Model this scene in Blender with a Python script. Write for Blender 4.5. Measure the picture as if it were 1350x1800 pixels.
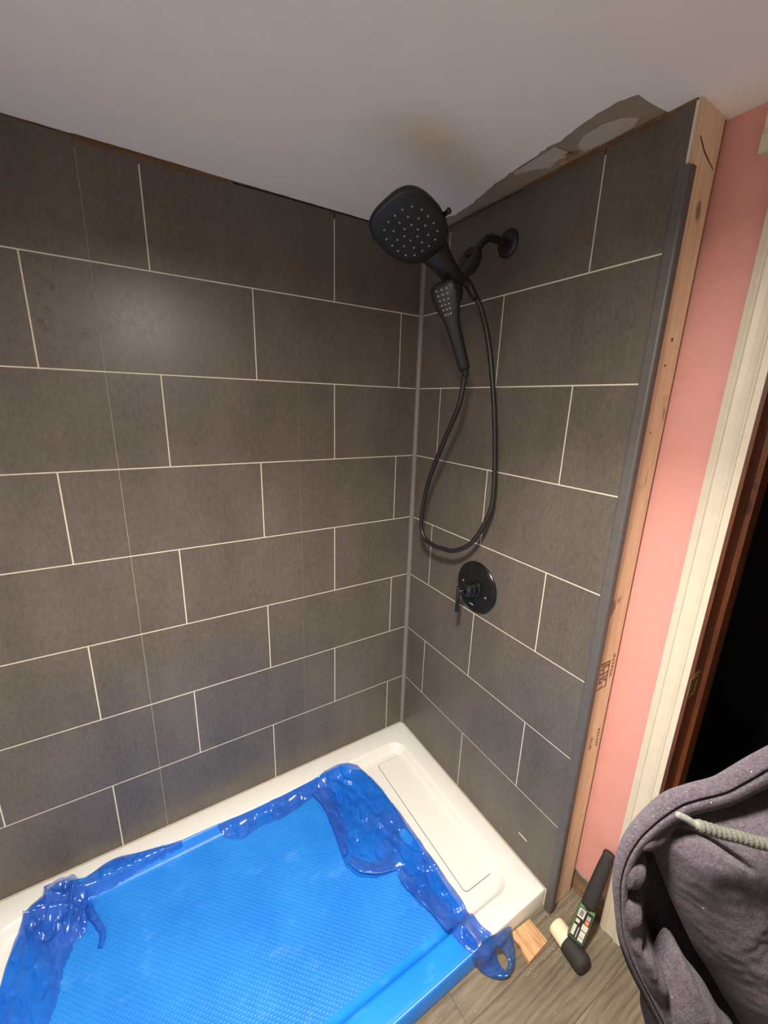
import bpy, bmesh, math, random
from mathutils import Vector, Matrix, noise

for o in list(bpy.data.objects):
    bpy.data.objects.remove(o)
random.seed(7)
SC = bpy.context.scene
COL = SC.collection

# ------------------------------------------------------------------ camera
cam = bpy.data.cameras.new('camera')
cam.sensor_fit = 'HORIZONTAL'
cam.sensor_width = 36.0
cam.lens = 36.0 * 719.32 / 1350.0
cam.clip_start = 0.02
camo = bpy.data.objects.new('camera', cam)
COL.objects.link(camo)
camo.matrix_world = Matrix(((0.851517, 0.110385, -0.512576, -1.16223),
                            (-0.523478, 0.234602, -0.819105, -1.59304),
                            (0.029832, 0.965804, 0.257552, 1.84752),
                            (0, 0, 0, 1)))
SC.camera = camo

# ------------------------------------------------------------------ world, lamp, exposure
world = bpy.data.worlds.new('world')
SC.world = world
world.use_nodes = True
world.node_tree.nodes['Background'].inputs[0].default_value = (1.0, 0.85, 0.75, 1)
world.node_tree.nodes['Background'].inputs[1].default_value = 0.0

lamp = bpy.data.lights.new('ceiling_lamp', 'AREA')
lamp.shape = 'DISK'
lamp.size = 0.15
lamp.energy = 30
lamp.spread = math.radians(128)
lamp.color = (1.0, 0.94, 0.85)
lampo = bpy.data.objects.new('ceiling_lamp', lamp)
COL.objects.link(lampo)
lampo.location = (-1.02, -1.28, 2.31)
lampo.rotation_euler = (0.0, 0.0, 0.0)

fill = bpy.data.lights.new('lamp_glow', 'AREA')
fill.shape = 'DISK'
fill.size = 0.17
fill.energy = 21
fill.color = (1.0, 0.92, 0.84)
fillo = bpy.data.objects.new('lamp_glow', fill)
COL.objects.link(fillo)
fillo.location = (-1.02, -1.28, 2.30)

SC.view_settings.view_transform = 'Standard'
SC.view_settings.look = 'None'
SC.view_settings.gamma = 1.0
SC.view_settings.use_curve_mapping = False
SC.view_settings.exposure = 0.30


# ------------------------------------------------------------------ helpers
def lin(c):
    return tuple(((x / 255.0) / 12.92 if x / 255.0 <= 0.04045 else ((x / 255.0 + 0.055) / 1.055) ** 2.4) for x in c) + (1.0,)


WO = {}          # world origin of every object that carries children


def link(o, parent=None):
    COL.objects.link(o)
    if parent is not None:
        o.parent = parent
    return o


def tag(o, label=None, cat=None, group=None, kind=None):
    if label: o['label'] = label
    if cat: o['category'] = cat
    if group: o['group'] = group
    if kind: o['kind'] = kind
    return o


def empty(name, loc, label, cat, group=None):
    o = bpy.data.objects.new(name, None)
    o.empty_display_size = 0.05
    link(o)
    o.location = loc
    WO[o] = Vector(loc)
    return tag(o, label, cat, group)


def obj(name, verts, faces, m, parent=None, smooth=False, loc=None, kind=None, label=None):
    """vertices in room coordinates; stored relative to the parent (or to loc for a top-level mesh)"""
    off = WO[parent] if parent is not None else Vector(loc or (0, 0, 0))
    me = bpy.data.meshes.new(name)
    me.from_pydata([tuple(Vector(v) - off) for v in verts], [], faces)
    me.validate()
    bm = bmesh.new()
    bm.from_mesh(me)
    bmesh.ops.recalc_face_normals(bm, faces=bm.faces)
    bm.to_mesh(me)
    bm.free()
    if smooth:
        for p in me.polygons:
            p.use_smooth = True
    for mm in (m if isinstance(m, (list, tuple)) else [m]):
        me.materials.append(mm)
    o = bpy.data.objects.new(name, me)
    link(o, parent)
    if parent is None:
        o.location = off
    WO[o] = off.copy()
    if kind: o['kind'] = kind
    if label: o['label'] = label
    return o


class G:
    """collects simple solids into one mesh"""
    def __init__(s):
        s.v = []; s.f = []

    def add(s, v, f):
        b = len(s.v)
        s.v += [tuple(x) for x in v]
        s.f += [tuple(b + i for i in q) for q in f]
        return s

    def box(s, x0, x1, y0, y1, z0, z1):
        v = [(x, y, z) for z in (z0, z1) for y in (y0, y1) for x in (x0, x1)]
        return s.add(v, [(0, 2, 3, 1), (4, 5, 7, 6), (0, 1, 5, 4), (1, 3, 7, 5), (3, 2, 6, 7), (2, 0, 4, 6)])

    def bbox(s, c, ax, ay, az, hx, hy, hz, bev=0.0):
        """oriented box, chamfered along all edges when bev > 0"""
        c, ax, ay, az = Vector(c), Vector(ax), Vector(ay), Vector(az)
        bm = bmesh.new()
        bmesh.ops.create_cube(bm, size=1.0)
        for v in bm.verts:
            v.co = Vector((v.co.x * 2 * hx, v.co.y * 2 * hy, v.co.z * 2 * hz))
        if bev > 0:
            bmesh.ops.bevel(bm, geom=bm.edges[:], offset=bev, segments=2, affect='EDGES', profile=0.5)
        bm.verts.index_update()
        s.add([c + ax * v.co.x + ay * v.co.y + az * v.co.z for v in bm.verts],
              [[v.index for v in f.verts] for f in bm.faces])
        bm.free()
        return s

    def loft(s, rings, cap0=True, cap1=True, closed=True):
        n = len(rings[0]); b = len(s.v)
        for r in rings:
            s.v += [tuple(p) for p in r]
        for i in range(len(rings) - 1):
            for j in range(n if closed else n - 1):
                k = (j + 1) % n
                s.f.append((b + i * n + j, b + i * n + k, b + (i + 1) * n + k, b + (i + 1) * n + j))
        if cap0: s.f.append(tuple(b + j for j in range(n))[::-1])
        if cap1: s.f.append(tuple(b + (len(rings) - 1) * n + j for j in range(n)))
        return s

    def lathe(s, p0, d, prof, n=28, ell=1.0, up=None):
        """prof: (distance along d, radius)"""
        p0 = Vector(p0); d = Vector(d).normalized()
        u = (Vector(up) if up else (Vector((0, 0, 1)) if abs(d.z) < 0.9 else Vector((1, 0, 0))))
        a = d.cross(u).normalized(); b = a.cross(d).normalized()
        rings = []
        for t, r in prof:
            r = max(r, 1e-4)
            rings.append([p0 + d * t + a * (math.cos(2 * math.pi * k / n) * r) + b * (math.sin(2 * math.pi * k / n) * r * ell) for k in range(n)])
        return s.loft(rings)

    def tube(s, pts, rad, n=10, flat=1.0, cap=True):
        """sweep along pts; rad is a number or list"""
        pts = [Vector(p) for p in pts]
        N = len(pts)
        rad = rad if isinstance(rad, (list, tuple)) else [rad] * N
        t0 = (pts[1] - pts[0]).normalized()
        a = t0.cross(Vector((0.3, 0.2, 0.93))).normalized()
        rings = []
        for i, p in enumerate(pts):
            t = (pts[min(i + 1, N - 1)] - pts[max(i - 1, 0)]).normalized()
            a = (a - t * a.dot(t)).normalized()
            b = t.cross(a)
            rings.append([p + a * (math.cos(2 * math.pi * k / n) * rad[i]) + b * (math.sin(2 * math.pi * k / n) * rad[i] * flat) for k in range(n)])
        return s.loft(rings, cap, cap)

    def obj(s, name, m, parent=None, smooth=False, **k):
        return obj(name, s.v, s.f, m, parent, smooth, **k)


def catmull(pts, per=8, closed=False):
    pts = [Vector(p) for p in pts]
    out = []
    n = len(pts)
    rng = range(n if closed else n - 1)
    for i in rng:
        if closed:
            p0, p1, p2, p3 = pts[(i - 1) % n], pts[i], pts[(i + 1) % n], pts[(i + 2) % n]
        else:
            p0, p1, p2, p3 = pts[max(i - 1, 0)], pts[i], pts[i + 1], pts[min(i + 2, n - 1)]
        for k in range(per):
            t = k / per
            out.append(0.5 * ((2 * p1) + (p2 - p0) * t + (2 * p0 - 5 * p1 + 4 * p2 - p3) * t * t + (3 * p1 - p0 - 3 * p2 + p3) * t ** 3))
    if not closed:
        out.append(pts[-1].copy())
    return out


def resample(pts, n):
    pts = [Vector(p) for p in pts]
    L = [0.0]
    for a, b in zip(pts, pts[1:]):
        L.append(L[-1] + (b - a).length)
    out = []; j = 0
    for i in range(n):
        s = L[-1] * i / (n - 1)
        while j < len(L) - 2 and L[j + 1] < s:
            j += 1
        d = L[j + 1] - L[j]
        out.append(pts[j].lerp(pts[j + 1], 0 if d == 0 else (s - L[j]) / d))
    return out


def auto_smooth(o, ang=35):
    me = o.data
    bm = bmesh.new(); bm.from_mesh(me)
    for e in bm.edges:
        if len(e.link_faces) == 2 and e.calc_face_angle(0) > math.radians(ang):
            e.smooth = False
    for f in bm.faces:
        f.smooth = True
    bm.to_mesh(me); bm.free()
    return o


# ------------------------------------------------------------------ materials
class NT:
    def __init__(s, name):
        s.m = bpy.data.materials.new(name)
        s.m.use_nodes = True
        s.t = s.m.node_tree
        s.b = s.t.nodes['Principled BSDF']

    def n(s, kind, **k):
        x = s.t.nodes.new('ShaderNode' + kind)
        for a, v in k.items():
            setattr(x, a, v)
        return x

    def l(s, a, b):
        s.t.links.new(a, b)

    def pos(s, scale=(1, 1, 1), obj_space=False):
        mp = s.n('Mapping')
        mp.inputs['Scale'].default_value = scale
        if obj_space:
            s.l(s.n('TexCoord').outputs['Object'], mp.inputs['Vector'])
        else:
            s.l(s.n('NewGeometry').outputs['Position'], mp.inputs['Vector'])
        return mp.outputs['Vector']

    def noise(s, vec, scale, detail=4, rough=0.55):
        x = s.n('TexNoise')
        x.inputs['Scale'].default_value = scale
        x.inputs['Detail'].default_value = detail
        x.inputs['Roughness'].default_value = rough
        s.l(vec, x.inputs['Vector'])
        return x.outputs['Fac']

    def ramp(s, fac, stops):
        r = s.n('ValToRGB')
        e = r.color_ramp.elements
        e[0].position, e[0].color = stops[0]
        e[1].position, e[1].color = stops[-1]
        for p, c in stops[1:-1]:
            q = e.new(p); q.color = c
        s.l(fac, r.inputs['Fac'])
        return r.outputs['Color']

    def mix(s, fac, a, b, mode='MIX'):
        x = s.n('Mix', data_type='RGBA', blend_type=mode)
        for sock, val in ((x.inputs[0], fac), (x.inputs[6], a), (x.inputs[7], b)):
            if hasattr(val, 'is_output'):
                s.l(val, sock)
            else:
                sock.default_value = val
        return x.outputs[2]

    def math(s, op, a, b=0.0):
        x = s.n('Math', operation=op)
        for sock, val in ((x.inputs[0], a), (x.inputs[1], b)):
            if hasattr(val, 'is_output'):
                s.l(val, sock)
            else:
                sock.default_value = val
        return x.outputs[0]

    def color(s, c):
        if hasattr(c, 'is_output'):
            s.l(c, s.b.inputs['Base Color'])
        else:
            s.b.inputs['Base Color'].default_value = c
        return s

    def set(s, **k):
        for a, v in k.items():
            s.b.inputs[a.replace('_', ' ')].default_value = v
        return s

    def bump(s, h, strength=0.3, dist=0.002):
        x = s.n('Bump')
        x.inputs['Strength'].default_value = strength
        x.inputs['Distance'].default_value = dist
        s.l(h, x.inputs['Height'])
        s.l(x.outputs['Normal'], s.b.inputs['Normal'])
        return s


def plain(name, c, rough=0.5, var=0.06, scale=30, metal=0.0, spec=0.5, bump=0.0):
    t = NT(name)
    c = lin(c)
    f = t.noise(t.pos(), scale)
    lo = tuple(x * (1 - var) for x in c[:3]) + (1,)
    hi = tuple(min(1, x * (1 + var)) for x in c[:3]) + (1,)
    t.color(t.ramp(f, [(0.3, lo), (0.7, hi)]))
    t.set(Roughness=rough, Metallic=metal)
    t.b.inputs['Specular IOR Level'].default_value = spec
    if bump:
        t.bump(f, bump, 0.002)
    return t.m


def m_tile():
    t = NT('tile_laminate')
    p = t.pos()
    big = t.noise(t.pos((1, 1, 0.45)), 5.0, 5, 0.62)
    fine = t.noise(t.pos((1, 1, 0.4)), 95, 5, 0.72)
    c = t.ramp(big, [(0.3, lin((78, 71, 64))), (0.72, lin((108, 99, 89)))])
    c = t.mix(0.45, c, t.ramp(fine, [(0.32, lin((73, 67, 61))), (0.5, lin((94, 87, 78))), (0.75, lin((111, 102, 92)))]))
    spk = t.ramp(t.noise(p, 160, 2, 0.5), [(0.64, (0, 0, 0, 1)), (0.72, (1, 1, 1, 1))])
    c = t.mix(t.math('MULTIPLY', spk, 0.35), c, lin((44, 41, 38)))
    # hand smears left on the upper left tiles
    sm = t.ramp(t.noise(t.pos((1, 1, 1)), 14, 4, 0.7), [(0.56, (0, 0, 0, 1)), (0.68, (1, 1, 1, 1))])
    g = t.n('TexGradient', gradient_type='SPHERICAL')
    mp = t.n('Mapping', vector_type='POINT')
    mp.inputs['Location'].default_value = (1.26 * 4.5, 0, -2.11 * 4.5)
    mp.inputs['Scale'].default_value = (4.5, 4.5, 4.5)
    t.l(t.n('NewGeometry').outputs['Position'], mp.inputs['Vector'])
    t.l(mp.outputs['Vector'], g.inputs['Vector'])
    c = t.mix(t.math('MULTIPLY', t.math('MULTIPLY', sm, g.outputs['Fac']), 0.9), c, lin((40, 37, 33)))
    t.color(c)
    t.l(t.ramp(fine, [(0.3, (0.33, 0.33, 0.33, 1)), (0.7, (0.41, 0.41, 0.41, 1))]), t.b.inputs['Roughness'])
    t.b.inputs['Specular IOR Level'].default_value = 0.42
    t.bump(fine, 0.035, 0.002)
    return t.m


def m_wood(name, dark, mid, light, axis='z', scale=1.0, rough=0.6, knots=True):
    t = NT(name)
    s = {'x': (1.0, 14, 14), 'y': (14, 1.0, 14), 'z': (14, 14, 1.0)}[axis]
    s = tuple(a * scale for a in s)
    f = t.noise(t.pos(s), 3.0, 6, 0.6)
    f2 = t.noise(t.pos(tuple(a * 4 for a in s)), 4.0, 3, 0.6)
    c = t.ramp(f, [(0.3, lin(dark)), (0.5, lin(mid)), (0.72, lin(light))])
    c = t.mix(0.35, c, t.ramp(f2, [(0.35, lin(dark)), (0.65, lin(light))]))
    if knots:
        k = t.ramp(t.noise(t.pos((9, 9, 5)), 1.6, 2, 0.5), [(0.68, (0, 0, 0, 1)), (0.74, (1, 1, 1, 1))])
        c = t.mix(t.math('MULTIPLY', k, 0.75), c, lin(tuple(x * 0.5 for x in dark)))
    t.color(c)
    t.set(Roughness=rough)
    t.bump(f2, 0.15, 0.002)
    return t.m


def m_floor():
    t = NT('vinyl_plank')
    rnd = t.n('ObjectInfo').outputs['Random']
    comb = t.n('CombineXYZ')
    t.l(t.math('MULTIPLY', rnd, 40.0), comb.inputs[0])
    t.l(t.math('MULTIPLY', rnd, 17.0), comb.inputs[1])
    add = t.n('VectorMath', operation='ADD')
    t.l(t.n('NewGeometry').outputs['Position'], add.inputs[0])
    t.l(comb.outputs[0], add.inputs[1])
    def sc(v):
        mp = t.n('Mapping'); mp.inputs['Scale'].default_value = v
        t.l(add.outputs[0], mp.inputs['Vector']); return mp.outputs['Vector']
    dist = t.noise(sc((2.5, 7, 1)), 1.5, 3)
    wv = t.n('TexWave', wave_type='BANDS', bands_direction='Y')
    wv.inputs['Scale'].default_value = 9
    wv.inputs['Distortion'].default_value = 7
    wv.inputs['Detail'].default_value = 3
    wv.inputs['Detail Scale'].default_value = 1.2
    t.l(sc((0.35, 1.6, 1)), wv.inputs['Vector'])
    g1 = t.noise(sc((3, 45, 1)), 2.2, 6, 0.65)
    big = t.noise(sc((3, 6, 1)), 1.4, 3)
    c = t.ramp(g1, [(0.28, lin((62, 53, 42))), (0.5, lin((118, 104, 84))), (0.75, lin((160, 145, 118)))])
    c = t.mix(0.4, c, t.ramp(wv.outputs['Fac'], [(0.1, lin((76, 66, 52))), (0.6, lin((136, 121, 98)))]))
    c = t.mix(0.35, c, t.ramp(big, [(0.35, lin((72, 66, 58))), (0.65, lin((134, 122, 102)))]))
    c = t.mix(t.math('MULTIPLY', t.ramp(rnd, [(0.0, (0, 0, 0, 1)), (1.0, (1, 1, 1, 1))]), 0.35), c, lin((84, 78, 70)))
    t.color(c)
    t.set(Roughness=0.5)
    t.bump(g1, 0.2, 0.002)
    return t.m


def m_film(name, c0, c1, rough, alpha, dots=False, crinkle=0.0):
    t = NT(name)
    p = t.pos()
    big = t.noise(p, 5, 4, 0.6)
    c = t.ramp(big, [(0.35, lin(c0)), (0.7, lin(c1))])
    dust = t.ramp(t.noise(t.pos((1, 1.5, 1)), 11, 4, 0.65), [(0.58, (0, 0, 0, 1)), (0.78, (1, 1, 1, 1))])
    c = t.mix(t.math('MULTIPLY', dust, 0.22), c, lin((120, 180, 240)))
    t.color(c)
    t.set(Roughness=rough, Alpha=alpha)
    t.b.inputs['Specular IOR Level'].default_value = 0.5
    if dots:
        sep = t.n('SeparateXYZ'); t.l(p, sep.inputs[0])
        k = 2 * math.pi / 0.0165
        h = t.math('MULTIPLY', t.math('SINE', t.math('MULTIPLY', sep.outputs[0], k)), t.math('SINE', t.math('MULTIPLY', sep.outputs[1], k)))
        h = t.math('MAXIMUM', h, 0.1)
        h = t.math('MULTIPLY', h, t.math('LESS_THAN', sep.outputs[2], 0.0475))
        t.bump(h, 0.55, 0.0016)
    elif crinkle:
        f_ = t.noise(p, 9, 3, 0.5)
        t.l(t.ramp(f_, [(0.36, (alpha - 0.17,) * 3 + (1,)), (0.64, (min(1, alpha + 0.14),) * 3 + (1,))]), t.b.inputs['Alpha'])
        f2_ = t.noise(t.pos((1, 1, 1)), 6.5, 3, 0.5)
        t.color(t.mix(t.math('MULTIPLY', t.ramp(f2_, [(0.45, (0, 0, 0, 1)), (0.60, (1, 1, 1, 1))]), 0.55), c, lin((52, 88, 176))))
        v = t.n('TexNoise', noise_type='RIDGED_MULTIFRACTAL'); v.inputs['Scale'].default_value = 11; v.inputs['Detail'].default_value = 2.5
        v.inputs['Distortion'].default_value = 1.2
        t.l(p, v.inputs['Vector'])
        t.bump(v.outputs['Fac'], crinkle * 0.35, 0.006)
    return t.m


def m_fleece(name, c):
    t = NT(name)
    p = t.pos()
    f = t.noise(p, 560, 4, 0.75)
    f2 = t.noise(p, 170, 4, 0.7)
    k = lin(c)
    dk = tuple(x * 0.35 for x in k[:3]) + (1,)
    lt = tuple(min(1, x * 2.0) for x in k[:3]) + (1,)
    cc = t.ramp(f, [(0.3, dk), (0.5, k), (0.72, lt)])
    cc = t.mix(0.35, cc, t.ramp(f2, [(0.32, dk), (0.7, lt)]))
    fl = t.ramp(t.noise(p, 420, 1, 0.4), [(0.79, (0, 0, 0, 1)), (0.81, (1, 1, 1, 1))])
    cc = t.mix(t.math('MULTIPLY', fl, 0.6), cc, lin((215, 210, 205)))
    t.color(cc)
    t.set(Roughness=0.95)
    t.b.inputs['Specular IOR Level'].default_value = 0.1
    t.b.inputs['Sheen Weight'].default_value = 0.06
    t.b.inputs['Sheen Roughness'].default_value = 0.5
    t.bump(t.math('ADD', f, f2), 0.9, 0.0020)
    return t.m


M = {}
M['tile'] = m_tile()
M['grout'] = plain('pale_grout', (214, 203, 184), 0.8)
M['ceiling'] = plain('ceiling_paint', (240, 237, 234), 0.9, 0.02, 12, bump=0.05)
M['gypsum'] = plain('bare_gypsum', (150, 136, 118), 0.95, 0.1, 25)
M['paper'] = plain('torn_paper', (186, 176, 164), 0.95, 0.08, 30)
M['pink'] = plain('pink_paint', (212, 150, 140), 0.65, 0.03, 18, bump=0.08)
M['roomwall'] = plain('room_paint', (226, 222, 216), 0.8, 0.03, 12)
M['dark'] = plain('hall_darkness', (26, 23, 21), 0.9)  # near-black colour stands in for the hall having no light
M['white'] = plain('white_trim', (204, 194, 174), 0.45, 0.04, 25)
M['acrylic'] = plain('white_acrylic', (222, 220, 212), 0.32, 0.012, 20)
M['pine'] = m_wood('pine_stud', (212, 178, 140), (230, 200, 164), (241, 218, 186), 'z')
M['ply'] = m_wood('pine_offcut', (150, 104, 66), (204, 158, 112), (228, 188, 144), 'y')
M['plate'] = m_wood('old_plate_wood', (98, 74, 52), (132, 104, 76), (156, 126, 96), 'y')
M['ledger'] = m_wood('ledger_wood', (92, 66, 44), (116, 84, 58), (138, 104, 74), 'x', knots=False)
M['jamb'] = m_wood('brown_jamb', (60, 29, 12), (88, 44, 20), (108, 58, 28), 'z', rough=0.4)
M['floor'] = m_floor()
M['trim_grey'] = plain('grey_trim', (86, 82, 79), 0.5, 0.08, 40, spec=0.5)
M['trim_light'] = plain('corner_trim_grey', (116, 110, 104), 0.45, 0.06, 40)
M['black'] = plain('matte_black', (24, 24, 26), 0.42, 0.08, 60)
M['black_gloss'] = plain('satin_black', (20, 20, 21), 0.26, 0.06, 60)
M['nozzle'] = plain('grey_rubber', (150, 150, 150), 0.6)
M['hose'] = plain('black_hose', (30, 27, 27), 0.35, 0.08, 60)
M['steel'] = plain('steel', (170, 160, 145), 0.35, 0.1, 40, metal=0.8)
M['brass'] = plain('strike_brass', (148, 116, 74), 0.4, 0.2, 60, metal=0.7)
M['ink'] = plain('stamp_ink', (92, 62, 42), 0.9)
M['rubber'] = plain('black_rubber', (38, 34, 33), 0.75, 0.1, 50)
M['white_rubber'] = plain('white_rubber', (226, 212, 176), 0.6, 0.06, 30)
M['green'] = plain('green_edge', (84, 124, 78), 0.5)
M['label_black'] = plain('label_black', (30, 30, 26), 0.5)
M['label_white'] = plain('label_white', (196, 196, 180), 0.5)
M['label_orange'] = plain('label_orange', (206, 130, 84), 0.5)
M['crumb'] = plain('plaster_crumb', (212, 204, 190), 0.9)
M['seal'] = plain('blue_grey_paint', (120, 140, 146), 0.8)
M['film'] = m_film('film_flat', (26, 118, 208), (38, 132, 222), 0.42, 1.0, dots=True)
M['film_smooth'] = m_film('film_smooth', (20, 128, 232), (30, 140, 242), 0.38, 1.0)
M['film_loose'] = m_film('film_loose', (14, 92, 200), (30, 118, 222), 0.2, 0.72, crinkle=0.35)
M['film_fold'] = m_film('film_fold', (34, 84, 178), (54, 106, 196), 0.24, 0.82, crinkle=0.3)
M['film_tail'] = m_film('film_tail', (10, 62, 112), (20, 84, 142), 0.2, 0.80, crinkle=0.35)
M['fleece'] = m_fleece('fleece', (60, 53, 59))
M['fleece_rib'] = m_fleece('fleece_rib', (54, 47, 52))
M['cord'] = plain('cord_grey', (64, 62, 55), 0.9, 0.35, 600, bump=0.6)
M['aglet'] = plain('aglet_clear', (84, 85, 79), 0.25, 0.25, 300)

CEIL = 2.527
TOP = 0.085        # rim of the shower tray

# ------------------------------------------------------------------ shower walls
H, W = 0.305, 0.6256
ROW0 = 0.39        # height of the lowest full grout line (top of row 0 = ROW0)
tile_cache = {}


def tile(parent, wall, u0, u1, z0, z1a, z1b=None, gap=0.0042, gu0=None, gu1=None):
    """wall 'back': u = x on y = 0; wall 'right': u = y on x = 0.  One proud plate with a chamfered face."""
    z1b = z1a if z1b is None else z1b
    g = gap / 2
    u0 += g if gu0 is None else gu0
    u1 -= g if gu1 is None else gu1
    z0 += g; z1a -= g; z1b -= g
    cu, cz = (u0 + u1) / 2, (z0 + z1a) / 2
    key = (wall, round(u1 - u0, 4), round(z1a - z0, 4), round(z1b - z0, 4))
    me = tile_cache.get(key)
    if me is None:
        b = 0.0007
        hw = (u1 - u0) / 2
        def quad(i, d):
            return [(-hw + i, z0 - cz + i, d), (hw - i, z0 - cz + i, d), (hw - i, z1b - cz - i, d), (-hw + i, z1a - cz - i, d)]
        pts = quad(0, 0.002) + quad(0, -0.0006) + quad(b, -0.0013)
        fs = []
        for k in (0, 4):
            for j in range(4):
                fs.append((k + j, k + (j + 1) % 4, k + 4 + (j + 1) % 4, k + 4 + j))
        fs += [(8, 9, 10, 11), (3, 2, 1, 0)]
        v = [((p[0], p[2], p[1]) if wall == 'back' else (p[2], p[0], p[1])) for p in pts]
        me = bpy.data.meshes.new('tile')
        me.from_pydata(v, [], fs)
        bm = bmesh.new(); bm.from_mesh(me)
        bmesh.ops.recalc_face_normals(bm, faces=bm.faces)
        bm.to_mesh(me); bm.free()
        me.materials.append(M['tile'])
        tile_cache[key] = me
    o = bpy.data.objects.new('tile', me)
    link(o, parent)
    o.location = Vector((cu, 0, cz) if wall == 'back' else (0, cu, cz)) - WO[parent]
    return o


XL = -1.86
wall_back = G().box(XL - 0.1, 0.0, 0.0, 0.10, 0.0, 2.50).obj('wall_back', M['grout'], kind='structure')
SEAMS = (-1.2, -0.577)


def back_top(x):
    if x < -1.2: return 2.5255
    return 2.5125 + min(1.0, (x + 1.2) / 0.38) * 0.0115


for r in range(8):                              # r = 0 is the lowest row, standing on the tray
    z0 = TOP if r == 0 else ROW0 + (r - 1) * H
    z1 = ROW0 + r * H
    odd = r % 2 == 0
    ph = 0.1094 if odd else 0.4222
    js = [-(ph + k * W) for k in range(-1, 5)]
    cuts = sorted([(x, 'j') for x in js if XL < x < 0] + [(x, 's') for x in SEAMS] + [(XL, 'e'), (0.0, 'e')])
    for (a, ka), (b, kb) in zip(cuts, cuts[1:]):
        ga = {'j': 0.0021, 's': 0.00045, 'e': 0.0}[ka]
        gb = {'j': 0.0021, 's': 0.00045, 'e': 0.0}[kb]
        if ka == 's' and a > -1: ga = 0.00022
        if kb == 's' and b > -1: gb = 0.00022
        if r == 7:
            tile(wall_back, 'back', a, b, z0, back_top(a + 0.001), back_top(b - 0.001), gu0=ga, gu1=gb)
        else:
            tile(wall_back, 'back', a, b, z0, z1, gu0=ga, gu1=gb)
G().box(XL, -0.78, 0.0015, 0.09, 2.50, CEIL + 0.005).obj('top_plate', M['ledger'], wall_back, label='brown wood edge showing above the tiles')

YE = -0.997
wall_right = G().box(0.0, 0.11, YE + 0.002, 0.10, 0.0, 2.50).obj('wall_right', M['grout'], kind='structure')
for r in range(8):
    z0 = TOP if r == 0 else ROW0 + (r - 1) * H
    z1 = ROW0 + r * H if r < 7 else 2.5185
    odd = r % 2 == 0
    ph = 0.4765 if odd else 0.1637
    js = [-(ph + k * W) for k in range(-1, 3)]
    cuts = sorted([y for y in js if YE < y < 0] + [YE, 0.0])
    for a, b in zip(cuts, cuts[1:]):
        tile(wall_right, 'right', a, b, z0, z1, gu0=0.0 if a == YE else None, gu1=0.0 if b == 0 else None)
G().box(0.0025, 0.11, YE + 0.002, -0.52, 2.50, CEIL + 0.004).obj('top_plate', M['ledger'], wall_right, label='brown wood edge showing above the tiles')
# short pale strip of bare grout low on the end tile
g = G(); y0, y1 = -0.872, -0.832
g.box(-0.0022, 0.0, y0, y1, 0.1955, 0.2005).obj('grout_fragment', M['grout'], wall_right, label='short pale stray mark low on the end tile')
# pale panel edge above the end of the loose trim
G().box(-0.0012, 0.008, YE - 0.0045, YE, TOP, 2.5185).obj('panel_edge', M['crumb'], wall_right, label='pale raw edge of the wall panel')

# ------------------------------------------------------------------ stud at the open end of the shower wall
stud = empty('wall_stud', (0.075, YE - 0.01, 0.0), 'bare pine stud with ink stamps at the open end of the tiled shower wall', 'stud')
SY0, SY1 = YE + 0.001, YE - 0.006
g = G()
g.box(0.0105, 0.128, SY1, SY0, 0.004, CEIL - 0.001)
g.obj('stud_board', M['pine'], stud)
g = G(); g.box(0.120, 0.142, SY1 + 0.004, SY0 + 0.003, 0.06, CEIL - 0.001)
g.obj('backer_strip', M['plate'], stud, label='narrow dark wood strip against the pink wall')


def text_mesh(name, body, size, origin, ax, ay, m, parent, sx=1.0):
    cu = bpy.data.curves.new(name, 'FONT')
    cu.body = body; cu.size = size
    cu.offset = 0.012 * size
    to = bpy.data.objects.new(name, cu)
    COL.objects.link(to)
    dg = bpy.context.evaluated_depsgraph_get()
    me = to.evaluated_get(dg).to_mesh()
    vs = [tuple(v.co) for v in me.vertices]; fs = [tuple(p.vertices) for p in me.polygons]
    to.to_mesh_clear() if hasattr(to, 'to_mesh_clear') else None
    bpy.data.objects.remove(to)
    bpy.data.curves.remove(cu)
    o0, ax, ay = Vector(origin), Vector(ax), Vector(ay)
    return obj(name, [o0 + ax * (v[0] * sx) + ay * v[1] for v in vs], fs, m, parent)


FY = SY1 - 0.0004
# boxed grade stamp, its letters lying on their side and reading down the stud
dn, rt = (0, 0, -1), (1, 0, 0)
g = G()
zt, zb, xl, xr = 1.064, 0.966, 0.040, 0.090
for a in ((xl, xr, zt - 0.004, zt), (xl, xr, zb, zb + 0.003), (xr - 0.004, xr, zb, zt), (xl, xr, 1.022, 1.0255), (0.062, 0.0645, zb, zt)):
    g.box(a[0], a[1], FY - 0.0003, FY, a[2], a[3])
g.obj('stamp_frame', M['ink'], stud)
for body, x, z, s in (('E', 0.068, 1.056, 0.024), ('H', 0.045, 1.056, 0.022), ('SF', 0.067, 1.016, 0.024), ('24', 0.044, 1.014, 0.022)):
    text_mesh('stamp_lettering', body, s, (x, FY, z), dn, rt, M['ink'], stud, 1.25)
text_mesh('stamp_lettering', 'INTFOL', 0.019, (0.103, FY, 1.082), dn, rt, M['ink'], stud, 1.4)
text_mesh('stamp_lettering', 'KD-HT', 0.019, (0.099, FY, 0.792), dn, rt, M['ink'], stud, 1.35)
text_mesh('stamp_lettering', 'STUD', 0.017, (0.062, FY, 0.770), dn, rt, M['ink'], stud, 1.25)
g = G()
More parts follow.
